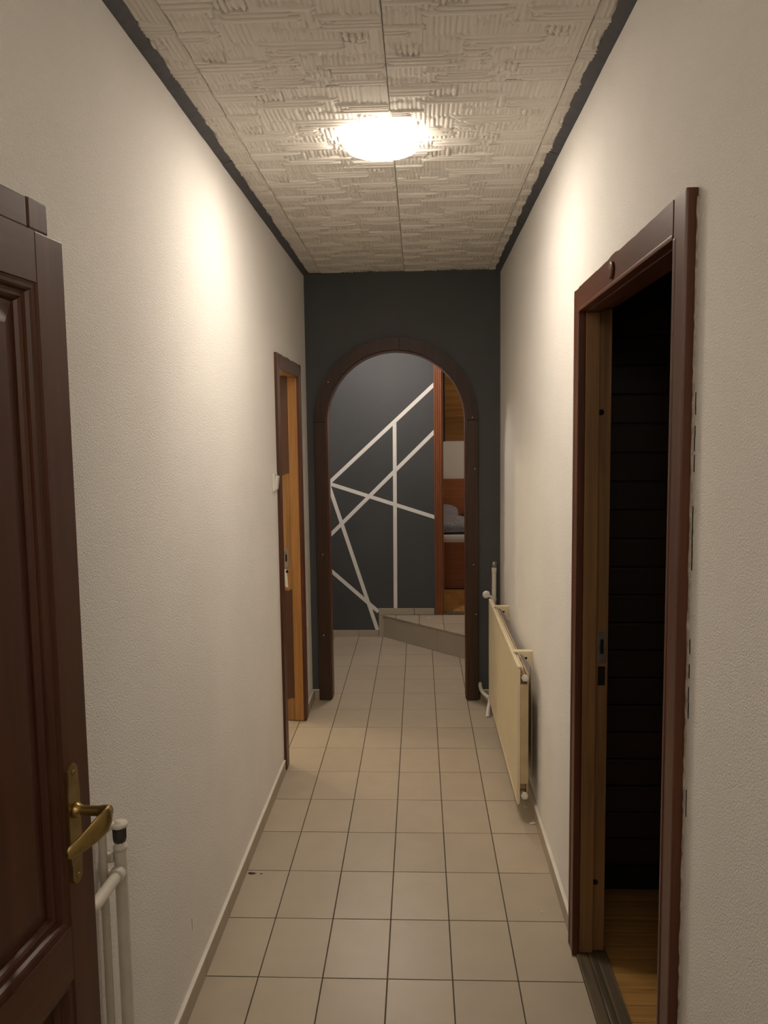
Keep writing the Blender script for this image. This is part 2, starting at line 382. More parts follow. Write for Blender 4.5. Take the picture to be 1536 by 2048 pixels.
# arch wall
AC, AZ, AR = -0.139, 1.745, 0.432       # arch centre, spring height, clear radius
arc = [(AC-AR*math.cos(t), AZ+AR*math.sin(t)) for t in np.linspace(0, math.pi, 49)]
poly = [(-0.785, -0.05), (AC-AR, -0.05)] + arc + [(AC+AR, -0.05), (1.42, -0.05), (1.42, ZC+0.06), (-0.785, ZC+0.06)]
wa = MB().prism(poly, 1, YA0, YA1).build('wall_arch', 'dark'); tag(wa, 'slate grey cross wall with the round arched opening', 'wall', kind='structure')
# back room
BX0, BX1, BZ = 0.165, 1.02, 2.20
wb = MB().box(-0.835, BX0, YB, YB+0.1, -0.05, ZC+0.05).box(BX1, 1.45, YB, YB+0.1, -0.05, ZC+0.05).box(BX0, BX1, YB, YB+0.1, BZ, ZC+0.05).box(BX0, BX1, YB, YB+0.1, -0.05, 0.15).build('wall_back', 'dark')
tag(wb, 'slate grey back wall crossed by white painted lines', 'wall', kind='structure')
tag(box('wall_left.001', 'dark', None, -0.835, -0.735, YA1, YB, -0.05, ZC+0.05), 'slate grey side wall beyond the arch on the left', 'wall', kind='structure')
tag(box('wall_right.001', 'dark', None, 1.42, 1.52, YA0, YB+0.1, -0.05, ZC+0.05), 'slate grey side wall beyond the arch on the right', 'wall', kind='structure')
def clip(poly, a, n):
    out = []
    for i in range(len(poly)):
        p, q = poly[i], poly[(i+1) % len(poly)]; dp, dq = (p-a).dot(n), (q-a).dot(n)
        if dp >= 0: out.append(p)
        if dp*dq < 0: out.append(p+(q-p)*(dp/(dp-dq)))
    return out
MB().box(0.0-0.001, 0.0008, -0.0012, 0.0012, -0.018, 0.018).build('scratch', 'filler', wl, (XL, 2.217, 0.226))
# white painted stripes, a skin of paint on the back wall
def stripe(a, b, wd=0.030, ext=True):
    a, b = Vector(a), Vector(b); d = (b-a).normalized(); n = Vector((-d.y, d.x))*wd/2
    q = [a+n-d*0.06, a-n-d*0.06, b-n+d*0.06, b+n+d*0.06] if ext else [a+n, a-n, b-n, b+n]
    q = clip(clip(q, Vector((-0.734, 0)), Vector((1, 0))), Vector((0.1205, 0)), Vector((-1, 0)))
    q = clip(q, Vector((0, 0.056)), Vector((0, 1)))
    k_ = sum(c.name.startswith('painted_line') for c in wb.children)
    MB().prism(q, 1, YB-0.0012-0.0002*k_, YB+0.001).build('painted_line', 'stripe', wb)
stripe((0.135, 2.066), (-0.745, 1.267)); stripe((0.135, 1.690), (-0.745, 0.836)); stripe((-0.745, 1.275), (0.135, 0.985))
stripe((-0.194, 1.757), (-0.204, 0.238), ext=False); stripe((-0.740, 1.270), (-0.356, 0.056)); stripe((-0.800, 0.614), (-0.345, 0.207), ext=False)

# ------------------------------------------------------------ baseboards of tiles
def baseboard(name, label, spans, axis, base, side, z=0.0, h=0.058, th=0.012, phase=TY0, step=TD, paint_edge=True):
    root = empty(name, (0, 0, 0), label, 'baseboard', kind='structure')
    for a, b in spans:
        k = math.floor((a-phase)/step+1e-6); t = phase+k*step
        while t < b-1e-6:
            p, q = max(a, t)+0.0008, min(b, t+step)-0.0008
            if q-p > 0.01:
                lo, hi = (base, base+side*th) if side > 0 else (base+side*th, base)
                hh = h+random.gauss(0, 0.0012)
                A = (lo, hi, p, q, z, z+hh) if axis == 1 else (p, q, lo, hi, z, z+hh)
                box('tile', 'skirt', root, *A, b=0.0014)
            t += step
        if paint_edge:
            lo, hi = sorted((base, base+side*(th+0.001)))
            A = (lo, hi, a, b, z+h+0.001, z+h+0.009) if axis == 1 else (a, b, lo, hi, z+h+0.001, z+h+0.009)
            box('paint_edge', 'white2', root, *A, b=0.003)
    return root
baseboard('baseboard_left', 'low beige tile skirting along the left wall', [(YE, 3.80), (4.615, YA0)], 1, XL, 1)
baseboard('baseboard_right', 'low beige tile skirting along the right wall', [(YE, 1.45), (2.515, YA0)], 1, XR, -1)
baseboard('baseboard_arch', 'low beige tile skirting at the foot of the arch wall', [(XL+0.013, -0.64), (0.372, XR-0.013)], 0, YA0, -1, phase=-0.70, step=0.3)
bb = baseboard('baseboard_back', 'beige tile skirting stepping up along the back wall', [(-0.735, -0.345)], 0, YB, -1, phase=-0.809, step=0.3, h=0.054, paint_edge=False)
for p, q in ((-0.343, -0.052), (-0.048, 0.116)):
    box('tile', 'skirt', bb, p, q, YB-0.012, YB, 0.1835, 0.237, b=0.0014)
box('tile', 'skirt', bb, -0.343, -0.297, YB-0.0125, YB, 0.001, 0.181, b=0.0014)
baseboard('baseboard_side', 'beige tile skirting of the left side wall beyond the arch', [(YA1, YB-0.013)], 1, -0.735, 1, h=0.054, paint_edge=False)

# ------------------------------------------------------------ diagonal tiled step beyond the arch
SZ = 0.182
A_, B_ = Vector((-0.295, 6.477)), Vector((1.085, 5.04)); dd = (B_-A_).normalized(); nn = Vector((dd.y, -dd.x))   # nn points to the viewer
if nn.y > 0: nn = -nn
step = MB().prism([tuple(A_), tuple(B_), (1.42, 5.03), (1.42, YB), (-0.295, YB)], 2, -0.002, SZ-0.010).build('step', 'grout')
tag(step, 'diagonal beige tiled step in front of the bedroom doorway', 'step', kind='structure')
L = (B_-A_).length; t = 0.0
while t < L-0.02:
    e = min(t+0.62, L); p, q = A_+dd*(t+0.001), A_+dd*(e-0.001)
    MB().prism([tuple(p), tuple(q), tuple(q+nn*0.010), tuple(p+nn*0.010)], 2, 0.001, SZ-0.0105).build('riser_tile', 'skirt', step); t = e
for i in range(-2, 8):
    for j in range(0, 6):
        x0, x1 = -0.009+0.191*i, -0.009+0.191*(i+1); y1 = 6.477-0.3*j; y0 = y1-0.3
        poly = [Vector(p) for p in ((x0+g, y0+g), (min(x1, 1.42)-g, y0+g), (min(x1, 1.42)-g, y1-g), (x0+g, y1-g))]
        poly = clip(poly, A_+nn*0.013, -nn); poly = clip(poly, Vector((0, 5.035)), Vector((0, 1)))
        if len(poly) < 3: continue
        ar = abs(sum(poly[k].x*poly[(k+1) % len(poly)].y-poly[(k+1) % len(poly)].x*poly[k].y for k in range(len(poly))))/2
        if ar < 0.0006: continue
        MB().prism([tuple(p) for p in poly], 2, SZ-0.0085, SZ).build('tread_tile', 'tile', step)

# ------------------------------------------------------------ arch frame
arch = empty('trim_3', (AC, YA0, 0), 'dark brown wooden arch frame with rounded head', 'arch frame', kind='structure')
FY = YA0-0.026
def aprism(poly, y0, y1, name, mat):
    o = MB().prism([(p[0]-AC, p[1]) for p in poly], 1, y0-YA0, y1-YA0).build(name, mat, arch); return o
Ri, Ro = 0.427, 0.499
def arcpts(r, a0, a1, n=25): return [(AC-r*math.cos(t), AZ+r*math.sin(t)) for t in np.linspace(a0, a1, n)]
j_ = 0.0014
def arc_piece(a0, a1, nm):
    # stepped section: flat board with a thin raised outer bead
    aprism(arcpts(Ri, a0, a1)+arcpts(Ro, a1, a0), FY, YA0, nm, 'arch')
arc_piece(0.002, math.pi/2-0.003+0.06, 'curved_casing'); arc_piece(math.pi/2+0.061, math.pi-0.002, 'curved_casing')
for s_ in (-1, 1):
    xi, xo = AC+s_*Ri, AC+s_*Ro
    lo, hi = min(xi, xo), max(xi, xo)
    box('post_casing', 'arch', arch, lo-AC, hi-AC, -0.026, 0, 0.003, AZ-j_, b=0.003)
# lining of the opening
Rl = 0.420
lin = arcpts(Rl, 0, math.pi, 49); lout = arcpts(AR-0.0005, math.pi, 0, 49)
aprism([(AC-Rl, 0.003)]+lin+[(AC+Rl, 0.003), (AC+AR-0.0005, 0.003)]+lout+[(AC-AR+0.0005, 0.003)], YA0+0.004, YA1-0.016, 'lining', 'brown')
aprism(arcpts(Ri, 0, math.pi, 49)+arcpts(Ro-0.01, math.pi, 0, 49), YA1, YA1+0.02, 'rear_curved_casing', 'arch')
for s_ in (-1, 1):
    lo, hi = sorted((AC+s_*Ri, AC+s_*(Ro-0.01)))
    box('rear_post_casing', 'arch', arch, lo-AC, hi-AC, YA1-YA0, YA1-YA0+0.02, 0.003, AZ-j_)
# nails and chips
for (x, z) in ((-0.545, 1.985), (0.325, 1.76), (0.34, 1.45), (0.33, 0.86), (-0.60, 0.93), (0.345, 0.55), (-0.605, 0.42)):
    MB().lathe([(0.0035, 0), (0.0035, -0.002), (0.002, -0.0028)], (x-AC, -0.0255, z), 1, 10).build('nail_head', 'plastic', arch)

# ------------------------------------------------------------ right doorway
d1 = empty('door_1', (XR, (RD0+RD1)/2, 0), 'dark brown doorway frame in the right wall, open to a dark room', 'doorway', kind='structure')
OX, OY = XR, (RD0+RD1)/2
def dbox(name, mat, x0, x1, y0, y1, z0, z1, b=0.002, root=d1, ox=OX, oy=OY): return MB().box(x0-ox, x1-ox, y0-oy, y1-oy, z0, z1, b=b).build(name, mat, root)
CF = XR-0.022
YF, YN = 2.425, 1.547            # clear opening
def casing(name, mat, y0, y1, z0, z1, hor=False):
    mb = MB().box(CF+0.002-OX, 0, y0-OY, y1-OY, z0, z1, b=0.002)
    return mb
mb = casing('c', 'brown', YF, YF+0.07, 0.003, 2.087); mb.box(CF-OX, -0.002, YF+0.052-OY, YF+0.0705-OY, 0.003, 2.0875, b=0.004); mb.box(CF-OX, -0.002, YF-0.0004-OY, YF+0.012-OY, 0.003, 2.018, b=0.003); mb.build('casing', 'brown', d1)
mb = casing('c', 'brown', YN-0.073, YN, 0.003, 2.090); mb.box(CF-OX, -0.002, YN-0.0735-OY, YN-0.055-OY, 0.003, 2.0905, b=0.004); mb.box(CF-OX, -0.002, YN-0.012-OY, YN+0.0004-OY, 0.003, 2.018, b=0.003); mb.build('casing', 'brown', d1)
# head casing with a slightly ragged top edge and a notch where it was patched
top = [(YN+0.0008-OY, 2.018), (YF-0.0008-OY, 2.018), (YF-0.0008-OY, 2.087)]
for k in range(1, 24):
    y = YF-0.0008-(YF-YN)*k/24.0; z = 2.088+random.gauss(0, 0.0005)
    if 1.98 < y < 2.03: z += 0.004
    top.append((y-OY, z))
top.append((YN+0.0008-OY, 2.089))
MB().prism(top, 0, CF+0.0005-OX, 0).build('head_casing', 'brown_y', d1)
MB().box(CF-0.001-OX, -0.003, YN+0.002-OY, YF-0.002-OY, 2.0165, 2.027, b=0.003).build('head_bead', 'brown_y', d1)
# jambs: outer lining, then rebate
dbox('jamb', 'pine2', XR+0.001, XR+0.042, YF-0.004, RD1, 0.016, 2.014); dbox('jamb', 'pine2', XR+0.043, XR+0.080, YF+0.008, RD1, 0.016, 2.024)
dbox('jamb', 'pine2', XR+0.001, XR+0.042, RD0, YN+0.002, 0.016, 2.014); dbox('jamb', 'pine2', XR+0.043, XR+0.080, RD0, YN-0.010, 0.016, 2.024)
dbox('head_jamb', 'brown_y', XR+0.001, XR+0.042, RD0+0.001, RD1-0.001, 2.0145, RDZ); dbox('head_jamb', 'brown_y', XR+0.043, XR+0.080, RD0+0.001, RD1-0.001, 2.0245, RDZ)
sp = dbox('strike_plate', 'steel', XR+0.048, XR+0.074, YF+0.0062, YF+0.0085, 0.955, 1.055, b=0.001)
def sub(name, mat, parent, x0, x1, y0, y1, z0, z1, ox=OX, oy=OY): return MB().box(x0-ox, x1-ox, y0-oy, y1-oy, z0, z1).build(name, mat, parent)
sub('latch_hole', 'hole', sp, XR+0.056, XR+0.066, YF+0.0055, YF+0.0065, 0.985, 1.030)
dbox('latch_mortise', 'hole', XR+0.050, XR+0.072, YF+0.0072, YF+0.0085, 0.885, 0.945, b=0)
for z in (1.722, 0.246):
    MB().lathe([(0.009, 0), (0.009, -0.0015), (0.006, -0.002)], (XR+0.050-OX, YF+0.0082-OY, z), 1, 14).build('bolt_hole', 'hole', d1)
# oval wooden plug on the head casing
MB().lathe([(0.021, 0), (0.022, -0.004), (0.018, -0.007), (0.012, -0.006), (0.006, -0.008)], (CF-0.0005-OX, 2.012-OY, 2.055), 0, 24).build('round_plug', 'brown', d1)
# worn sill of three boards
for a, b, z in ((XR-0.008, XR+0.028, 0.012), (XR+0.0285, XR+0.052, 0.015), (XR+0.0525, XR+0.090, 0.009)):
    dbox('sill_board', 'sill', a, b, RD0+0.001, RD1-0.001, -0.02, z, b=0.004)
# filler and the crack between near casing and wall
pts = []; yb = YN-0.0735
vs = []; fs = []; n = 150
for k in range(n):
    z = 0.004+2.07*k/(n-1); wd = 0.0015+0.004*abs(math.sin(z*3.1+0.7))**2+random.uniform(0, 0.0012)
    if z > 1.9: wd *= 1.2
    vs += [(XR-OX+0.001, yb-wd-OY, z), (XR-OX-random.uniform(0.001, 0.002), yb-wd*0.6-OY, z), (XR-OX-random.uniform(0.002, 0.004), yb+0.0005-OY, z), (XR-OX+0.001, yb+0.0005-OY, z)]
for k in range(n-1): fs += [(k*4+a, k*4+a+1, k*4+5+a, k*4+4+a) for a in range(3)]
MB().add(vs, fs).build('filler_edge', 'filler', d1)
for k in range(26):
    z = random.uniform(0.9, 1.75); h_ = random.uniform(0.008, 0.035); yy = yb-0.0085-random.uniform(0, 0.002)
    MB().box(XR-0.0012-OX, 0.001, yy-0.0016-OY, yy-OY, z, z+h_).build('crack', 'hole', d1)

# the dark room behind it
fr = MB().box(XR+0.08, 2.3, 0.4, 2.90, -0.06, -0.003).build('floor.001', 'hole'); tag(fr, 'honey parquet floor of the dark room on the right', 'floor', kind='structure')
y = 1.30; k = 0
while y < 2.79:
    x = XR+0.0915; off = [0.62, 0.31, 0.80, 0.45][k % 4]; first = True
    while x < 1.7:
        x2 = min(x+(off if first else 0.9), 1.7); first = False
        box('plank', 'parquet', fr, x+0.0006, x2-0.0006, y+0.0007, min(y+0.0693, 2.815), -0.008, 0.0, b=0.001); x = x2
    y += 0.07; k += 1
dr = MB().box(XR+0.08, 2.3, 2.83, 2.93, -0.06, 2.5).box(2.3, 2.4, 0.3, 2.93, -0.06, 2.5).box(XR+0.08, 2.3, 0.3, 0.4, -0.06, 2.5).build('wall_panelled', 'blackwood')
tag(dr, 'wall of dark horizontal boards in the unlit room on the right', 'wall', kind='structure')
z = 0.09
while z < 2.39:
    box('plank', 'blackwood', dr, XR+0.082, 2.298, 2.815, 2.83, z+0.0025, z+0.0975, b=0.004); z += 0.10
tag(box('baseboard_panelled', 'hole', None, XR+0.082, 2.298, 2.806, 2.8295, 0.001, 0.088, b=0.004), 'black baseboard at the foot of the dark boarded wall', 'baseboard', kind='structure')
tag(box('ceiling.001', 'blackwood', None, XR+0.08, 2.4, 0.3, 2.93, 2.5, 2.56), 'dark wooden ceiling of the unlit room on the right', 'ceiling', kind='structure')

# ------------------------------------------------------------ left doorway
OX2, OY2 = XL, (LD0+LD1)/2
d2 = empty('door_2', (OX2, OY2, 0), 'chipped brown doorway frame with bare wood jamb in the left wall', 'doorway', kind='structure')
def d2box(name, mat, *a, b=0.002): return dbox(name, mat, *a, b=b, root=d2, ox=OX2, oy=OY2)
d2box('casing', 'brown', XL, XL+0.013, 3.83, 3.905, 0.003, 2.062); d2box('casing', 'brown', XL, XL+0.016, 4.52, 4.595, 0.003, 2.062)
top = [(3.9058-OY2, 1.992), (4.5192-OY2, 1.992), (4.5192-OY2, 2.062)]
for k in range(1, 20):
    yy = 4.5192-(4.5192-3.9058)*k/20; top.append((yy-OY2, 2.062+random.choice((0, 0, 0.002, -0.004, -0.002, -0.007 if k > 12 else 0))))
top.append((3.9058-OY2, 2.060))
MB().prism(top, 0, 0, 0.0135).build('head_casing', 'brown_y', d2)
d2box('jamb', 'pine', XL-0.052, XL-0.0005, 4.520, LD1, 0.003, 1.992)
d2box('jamb', 'worn', XL-0.10, XL-0.0525, 4.527, LD1, 0.003, 2.000)
d2box('jamb', 'pine', XL-0.052, XL-0.0005, LD0, 3.905, 0.003, 1.992); d2box('jamb', 'brown', XL-0.10, XL-0.0525, LD0, 3.898, 0.003, 2.000)
d2box('head_jamb', 'pine', XL-0.052, XL-0.0005, LD0+0.001, LD1-0.001, 1.9925, LDZ); d2box('head_jamb', 'pine', XL-0.10, XL-0.0525, LD0+0.001, LD1-0.001, 2.0005, LDZ)
sp = d2box('strike_plate', 'steel', XL-0.096, XL-0.068, 4.525, 4.5275, 0.905, 1.020, b=0.001)
sub('latch_hole', 'hole', sp, XL-0.088, XL-0.078, 4.5243, 4.5253, 0.945, 0.985, OX2, OY2)
MB().lathe([(0.008, 0), (0.008, -0.0015), (0.005, -0.002)], (-0.080, 4.527-OY2, 0.885), 1, 12).build('bolt_hole', 'hole', d2)
MB().prism([(-0.098, 0.80), (-0.075, 0.79), (-0.078, 0.845), (-0.083, 0.90), (-0.097, 0.90)], 1, 4.5262-OY2, 4.5275-OY2).build('chipped_patch', 'stripe', d2)
# side room shell
sr = MB().box(-2.1, -2.0, 3.3, 5.3, -0.05, 2.6).box(-2.0, XL-0.10, 3.3, 3.4, -0.05, 2.6).box(-2.0, -0.835, 5.2, 5.3, -0.05, 2.6).box(-2.1, XL-0.1, 3.3, 5.3, 2.5, 2.6).build('wall_side_room', 'white')
tag(sr, 'white walls of the lit side room behind the left doorway', 'wall', kind='structure')
fs_ = box('floor.002', 'grout', None, -2.0, XL-0.1, 3.4, 5.2, -0.09, -0.0615); tag(fs_, 'floor slab under the tiles of the side room behind left doorway', 'floor', kind='structure')

# ------------------------------------------------------------ bedroom doorway and bedroom
OX3, OY3 = 0.5, YB
d3 = empty('door_3', (OX3, OY3, SZ), 'orange brown fluted doorway frame leading to the bedroom', 'doorway', kind='structure')
def d3box(name, mat, x0, x1, y0, y1, z0, z1, b=0.002): return MB().box(x0-OX3, x1-OX3, y0-OY3, y1-OY3, z0-SZ, z1-SZ, b=b).build(name, mat, d3)
def fluted(x0, x1, flip=False):
    mb = MB().box(x0-OX3, x1-OX3, -0.016, 0, 0.001, 2.10)
    n = 4; wd = (x1-x0)/n
    for k in range(n):
        c = x0+wd*(k+0.5)-OX3; mb.sweep([(c, -0.016, 0.004), (c, -0.016, 2.098)], [(0.006, wd*0.36)]*2, 8, up=(0, 1, 0))
    return mb.build('fluted_casing', 'stile', d3)
fluted(0.122, 0.186); fluted(1.0, 1.064)
d3box('head_casing', 'stile', 0.122, 1.064, YB-0.016, YB, SZ+2.101, SZ+2.165)
d3box('jamb', 'stile', BX0, 0.197, YB+0.0005, YB+0.10, SZ, BZ-0.02); d3box('jamb', 'stile', 0.99, BX1, YB+0.0005, YB+0.10, SZ, BZ-0.02)
d3box('head_jamb', 'stile', BX0, BX1, YB+0.0005, YB+0.10, BZ-0.0195, BZ)
d3box('dark_strip', 'arch', 0.1975, 0.214, YB+0.062, YB+0.088, 1.60, 2.155)  # narrow dark strip along the upper inner edge of the left jamb
d3box('sill', 'sill', BX0, BX1, YB, YB+0.11, 0.16, SZ+0.004)
# bedroom shell
bf = MB().box(-1.0, 2.2, YB+0.1, 8.66, 0.10, SZ-0.004).build('floor.003', 'hole'); tag(bf, 'honey parquet floor of the bedroom seen through the far doorway', 'floor', kind='structure')
for i in range(0, 4):
    for j in range(0, 4):
        for k in range(4):
            bx, by = 0.10+0.24*i, YB+0.112+0.24*j
            a = (bx+0.0006, bx+0.2394, by+0.06*k+0.0006, by+0.06*k+0.0594) if (i+j) % 2 else (bx+0.06*k+0.0006, bx+0.06*k+0.0594, by+0.0006, by+0.2394)
            box('parquet_block', 'parquet', bf, *a, SZ-0.008, SZ, b=0.0008)
bw = MB().box(-1.0, 2.2, 8.56, 8.66, 0.10, 1.60).box(-1.1, -1.0, YB+0.1, 8.66, 0.10, 2.7).box(2.2, 2.3, YB+0.1, 8.66, 0.10, 2.7).box(-1.0, -0.835, YB, YB+0.1, 0.1, 2.7).box(1.52, 2.2, YB, YB+0.1, 0.1, 2.7).build('wall_bedroom', 'white')
tag(bw, 'low white knee wall of the attic bedroom above the headboard', 'wall', kind='structure')
# sloping boarded ceiling
bc = MB().prism([(8.66, 1.555), (7.35, 2.66), (YB+0.1, 2.66), (YB+0.1, 2.75), (7.40, 2.75), (8.66, 1.66)], 0, -1.0, 2.2).build('ceiling.002', 'ceilpine')
tag(bc, 'sloping ceiling of knotty pine boards in the bedroom', 'ceiling', kind='structure')
p0, p1 = Vector((8.56, 1.605)), Vector((7.36, 2.618)); dv = (p1-p0); Ls = dv.length; dv.normalize(); nv = Vector((-dv.y, dv.x))
if nv.y > 0: nv = -nv
s_ = 0.0
while s_ < Ls-0.02:
    e = min(s_+0.095, Ls); a, b = p0+dv*(s_+0.002), p0+dv*(e-0.002)
    MB().prism([tuple(a+nv*0.022), tuple(b+nv*0.022), tuple(b+nv*0.004), tuple(a+nv*0.004)], 0, -0.98, 2.18).build('plank', 'ceilpine', bc); s_ = e
# bed
bed = empty('bed', (0.6, 7.59, SZ), 'reddish brown bed with a tall plain side board in the bedroom', 'bed')
def bbox(name, mat, x0, x1, y0, y1, z0, z1, b=0.004): return MB().box(x0-0.6, x1-0.6, y0-7.59, y1-7.59, z0-SZ, z1-SZ, b=b).build(name, mat, bed)
bbox('side_board', 'panel', -0.55, 1.75, 7.590, 7.615, SZ+0.001, 0.632); bbox('back_board', 'panel', -0.55, 1.75, 8.525, 8.550, SZ+0.001, 1.185)
bbox('end_board', 'panel', -0.55, -0.525, 7.616, 8.524, SZ+0.001, 0.75); bbox('end_board', 'panel', 1.725, 1.75, 7.616, 8.524, SZ+0.001, 0.75); bbox('slat_base', 'pine', -0.524, 1.724, 7.616, 8.524, 0.45, 0.50)
mt = MB().box(-1.1, 1.1, -0.45, 0.44, 0, 0.19, b=0.03).build('mattress', 'sheet', None, (0.6, 8.07, 0.5005)); tag(mt, 'white sheeted mattress lying in the reddish brown bed', 'mattress')
# folded duvet and pillow: cushions with a wrinkled surface
def cushion(name, mat, sx, sy, sz, loc, label, cat, seed, rot=(0, 0, 0), flat=0.35):
    rg = random.Random(seed); n = 20; vs = []; fs = []; ph = [rg.uniform(0, 6) for _ in range(6)]
    for side in (1, -1):
        for i in range(n+1):
            for j in range(n+1):
                u, v = i/n*2-1, j/n*2-1; e = max(0.0, (1-abs(u)**4)*(1-abs(v)**4))**flat
                wv = 1+0.14*math.sin(5*u+ph[0]+2*math.sin(3*v+ph[1]))+0.10*math.sin(7*v+4*u+ph[2])+0.06*math.sin(11*u-6*v+ph[3])
                vs.append((u*sx/2*(1-0.04*v*v), v*sy/2*(1-0.04*u*u), side*sz/2*e*(wv if side > 0 else 1)))
    m_ = (n+1)**2
    for k in (0, m_):
        fs += [(k+i*(n+1)+j, k+i*(n+1)+j+1, k+(i+1)*(n+1)+j+1, k+(i+1)*(n+1)+j) for i in range(n) for j in range(n)]
    bm = bmesh.new(); V = [bm.verts.new(v) for v in vs]
    for f in fs: bm.faces.new([V[i] for i in f])
    bmesh.ops.remove_doubles(bm, verts=bm.verts, dist=0.0004); bm.verts.index_update()
    o = MB().add([v.co[:] for v in bm.verts], [[v.index for v in f.verts] for f in bm.faces], True).build(name, mat, None, loc); bm.free()
    o.rotation_euler = rot; return tag(o, label, cat)
cushion('duvet', 'bedding', 1.1, 0.44, 0.14, (0.05, 7.90, 0.766), 'grey blue patterned duvet folded on the white mattress', 'duvet', 3)
cushion('pillow', 'bedding', 0.62, 0.28, 0.13, (0.10, 8.30, 0.835), 'grey blue patterned pillow propped behind the folded duvet', 'pillow', 5, (R(35), R(7), 0))
cushion('pillow', 'sheet', 0.5, 0.34, 0.11, (0.72, 8.33, 0.800), 'white pillow on the mattress beside the grey duvet', 'pillow', 8, (R(20), 0, 0))

# ------------------------------------------------------------ ceiling lamp
LC = (-0.112, 2.705)
lamp = empty('ceiling_lamp', (LC[0], LC[1], ZC), 'round lit ceiling lamp with frosted dome', 'lamp')
MB().lathe([(0.090, 0.004), (0.096, -0.004), (0.097, -0.018), (0.094, -0.0205)], (0, 0, 0), 2, 56).build('base_ring', 'lampring', lamp)
MB().lathe([(0.094, -0.021), (0.100, -0.0215), (0.1205, -0.048), (0.1165, -0.0535)], (0, 0, 0), 2, 56).build('diffuser_rim', 'lamprim', lamp)
prof = [(0.1160, -0.0538)]
for t in np.linspace(0.12, 1, 10): prof.append((0.116*math.cos(t*math.pi/2)+0.0004, -0.0538-0.007*math.sin(t*math.pi/2)))
MB().lathe(prof, (0, 0, 0), 2, 56).build('diffuser', 'lamp', lamp)

# ------------------------------------------------------------ open panelled door at the left
DA = R(5.5); EX, EY = -0.563, 1.283
door = empty('panel_door', (EX, EY, 0), 'dark mahogany panelled door standing open against the left wall', 'door', rz=math.atan2(-math.cos(DA), -math.sin(DA)))
TH = 0.040; DW, DZ0, DZ1 = 0.85, 0.010, 1.975
def pb(name, mat, s0, s1, z0, z1, y0=-TH, y1=0.0, b=0.003): return MB().box(s0, s1, y0, y1, z0, z1, b=b).build(name, mat, door)
ST = 0.079
pb('stile', 'doorw', 0, ST, DZ0, DZ1, b=0.0025); pb('stile', 'doorw', DW-ST, DW, DZ0, DZ1, b=0.0025)
pb('mullion', 'doorw', DW/2-0.04, DW/2+0.04, 0.20+0.0005, 0.786); pb('mullion', 'doorw', DW/2-0.04, DW/2+0.04, 0.8765, 1.898)
pb('rail', 'doorx', ST+0.0001, DW-ST-0.0001, 1.8985, DZ1-0.0005, b=0.0004); pb('rail', 'doorx', ST+0.0001, DW-ST-0.0001, 0.7865, 0.876, b=0.0004); pb('rail', 'doorx', ST+0.0005, DW-ST-0.0005, DZ0, 0.20, b=0.0015)
def frame_ring(mb, s0, s1, z0, z1, prof):
    # moulding running round a rectangular panel: prof = (inset, depth) pairs
    vs = []; n = len(prof)
    for ins, y in prof: vs += [(s0+ins, y, z0+ins), (s1-ins, y, z0+ins), (s1-ins, y, z1-ins), (s0+ins, y, z1-ins)]
    fs = [(i*4+k, i*4+(k+1) % 4, i*4+4+(k+1) % 4, i*4+4+k) for i in range(n-1) for k in range(4)]
    mb.add(vs, fs); return mb
for (s0, s1) in ((ST+0.0006, DW/2-0.0406), (DW/2+0.0406, DW-ST-0.0006)):
    for (z0, z1) in ((0.2006, 0.7858), (0.8768, 1.8978)):
        mo = frame_ring(MB(), s0, s1, z0, z1, [(0, -TH), (0, -0.0015), (0.004, -0.003), (0.009, -0.0035), (0.012, -0.006), (0.0145, -0.0115), (0.019, -0.013), (0.023, -0.0125), (0.027, -0.016), (0.030, -0.021), (0.030, -TH+0.004)])
        mo.build('moulding', 'doorw', door)
        pn = frame_ring(MB(), s0, s1, z0, z1, [(0.0305, -0.030), (0.0305, -0.022), (0.036, -0.0215), (0.062, -0.0135), (0.066, -0.0125)])
        a = 0.066; pn.add([(s0+a, -0.0125, z0+a), (s1-a, -0.0125, z0+a), (s1-a, -0.0125, z1-a), (s0+a, -0.0125, z1-a)], [(0, 1, 2, 3)])
        a = 0.0305; pn.add([(s0+a, -0.030, z0+a), (s1-a, -0.030, z0+a), (s1-a, -0.030, z1-a), (s0+a, -0.030, z1-a)], [(0, 1, 2, 3)])
        pn.build('panel', 'doorw', door)
# strip nailed on top, with a slit
pb('top_strip', 'doorw', 0.038, 0.0915, DZ1-0.0005, 2.022, -0.030, -0.001, b=0.004); pb('top_strip', 'doorx', 0.0945, 0.80, DZ1-0.0005, 2.020, -0.030, -0.001, b=0.003)
# handle: long plate, spindle collar, lever
PC, PZ0, PZ1, PW = 0.056, 0.938, 1.142, 0.0175
pl = [(PC-PW*0.8, PZ0+0.010), (PC-PW*0.45, PZ0+0.003), (PC, PZ0), (PC+PW*0.45, PZ0+0.003), (PC+PW*0.8, PZ0+0.010), (PC+PW*0.86, PZ0+0.03), (PC+PW, PZ0+0.05), (PC+PW, PZ1-0.05), (PC+PW*0.86, PZ1-0.03),
      (PC+PW*0.8, PZ1-0.010), (PC+PW*0.45, PZ1-0.003), (PC, PZ1), (PC-PW*0.45, PZ1-0.003), (PC-PW*0.8, PZ1-0.010), (PC-PW*0.86, PZ1-0.03), (PC-PW, PZ1-0.05), (PC-PW, PZ0+0.05), (PC-PW*0.86, PZ0+0.03)]
plate = MB().prism(pl, 1, 0.0, 0.0035).build('handle_plate', 'brass', door)
for z in (PZ0+0.014, PZ1-0.016):
    MB().lathe([(0.0042, 0.0034), (0.0042, 0.0048), (0.002, 0.0054)], (PC, 0, z), 1, 12).build('screw', 'brass', plate)
HZ = 1.063
lev = MB().lathe([(0.0125, 0.0034), (0.0130, 0.008), (0.0105, 0.011), (0.0090, 0.016)], (PC, 0, HZ), 1, 20)
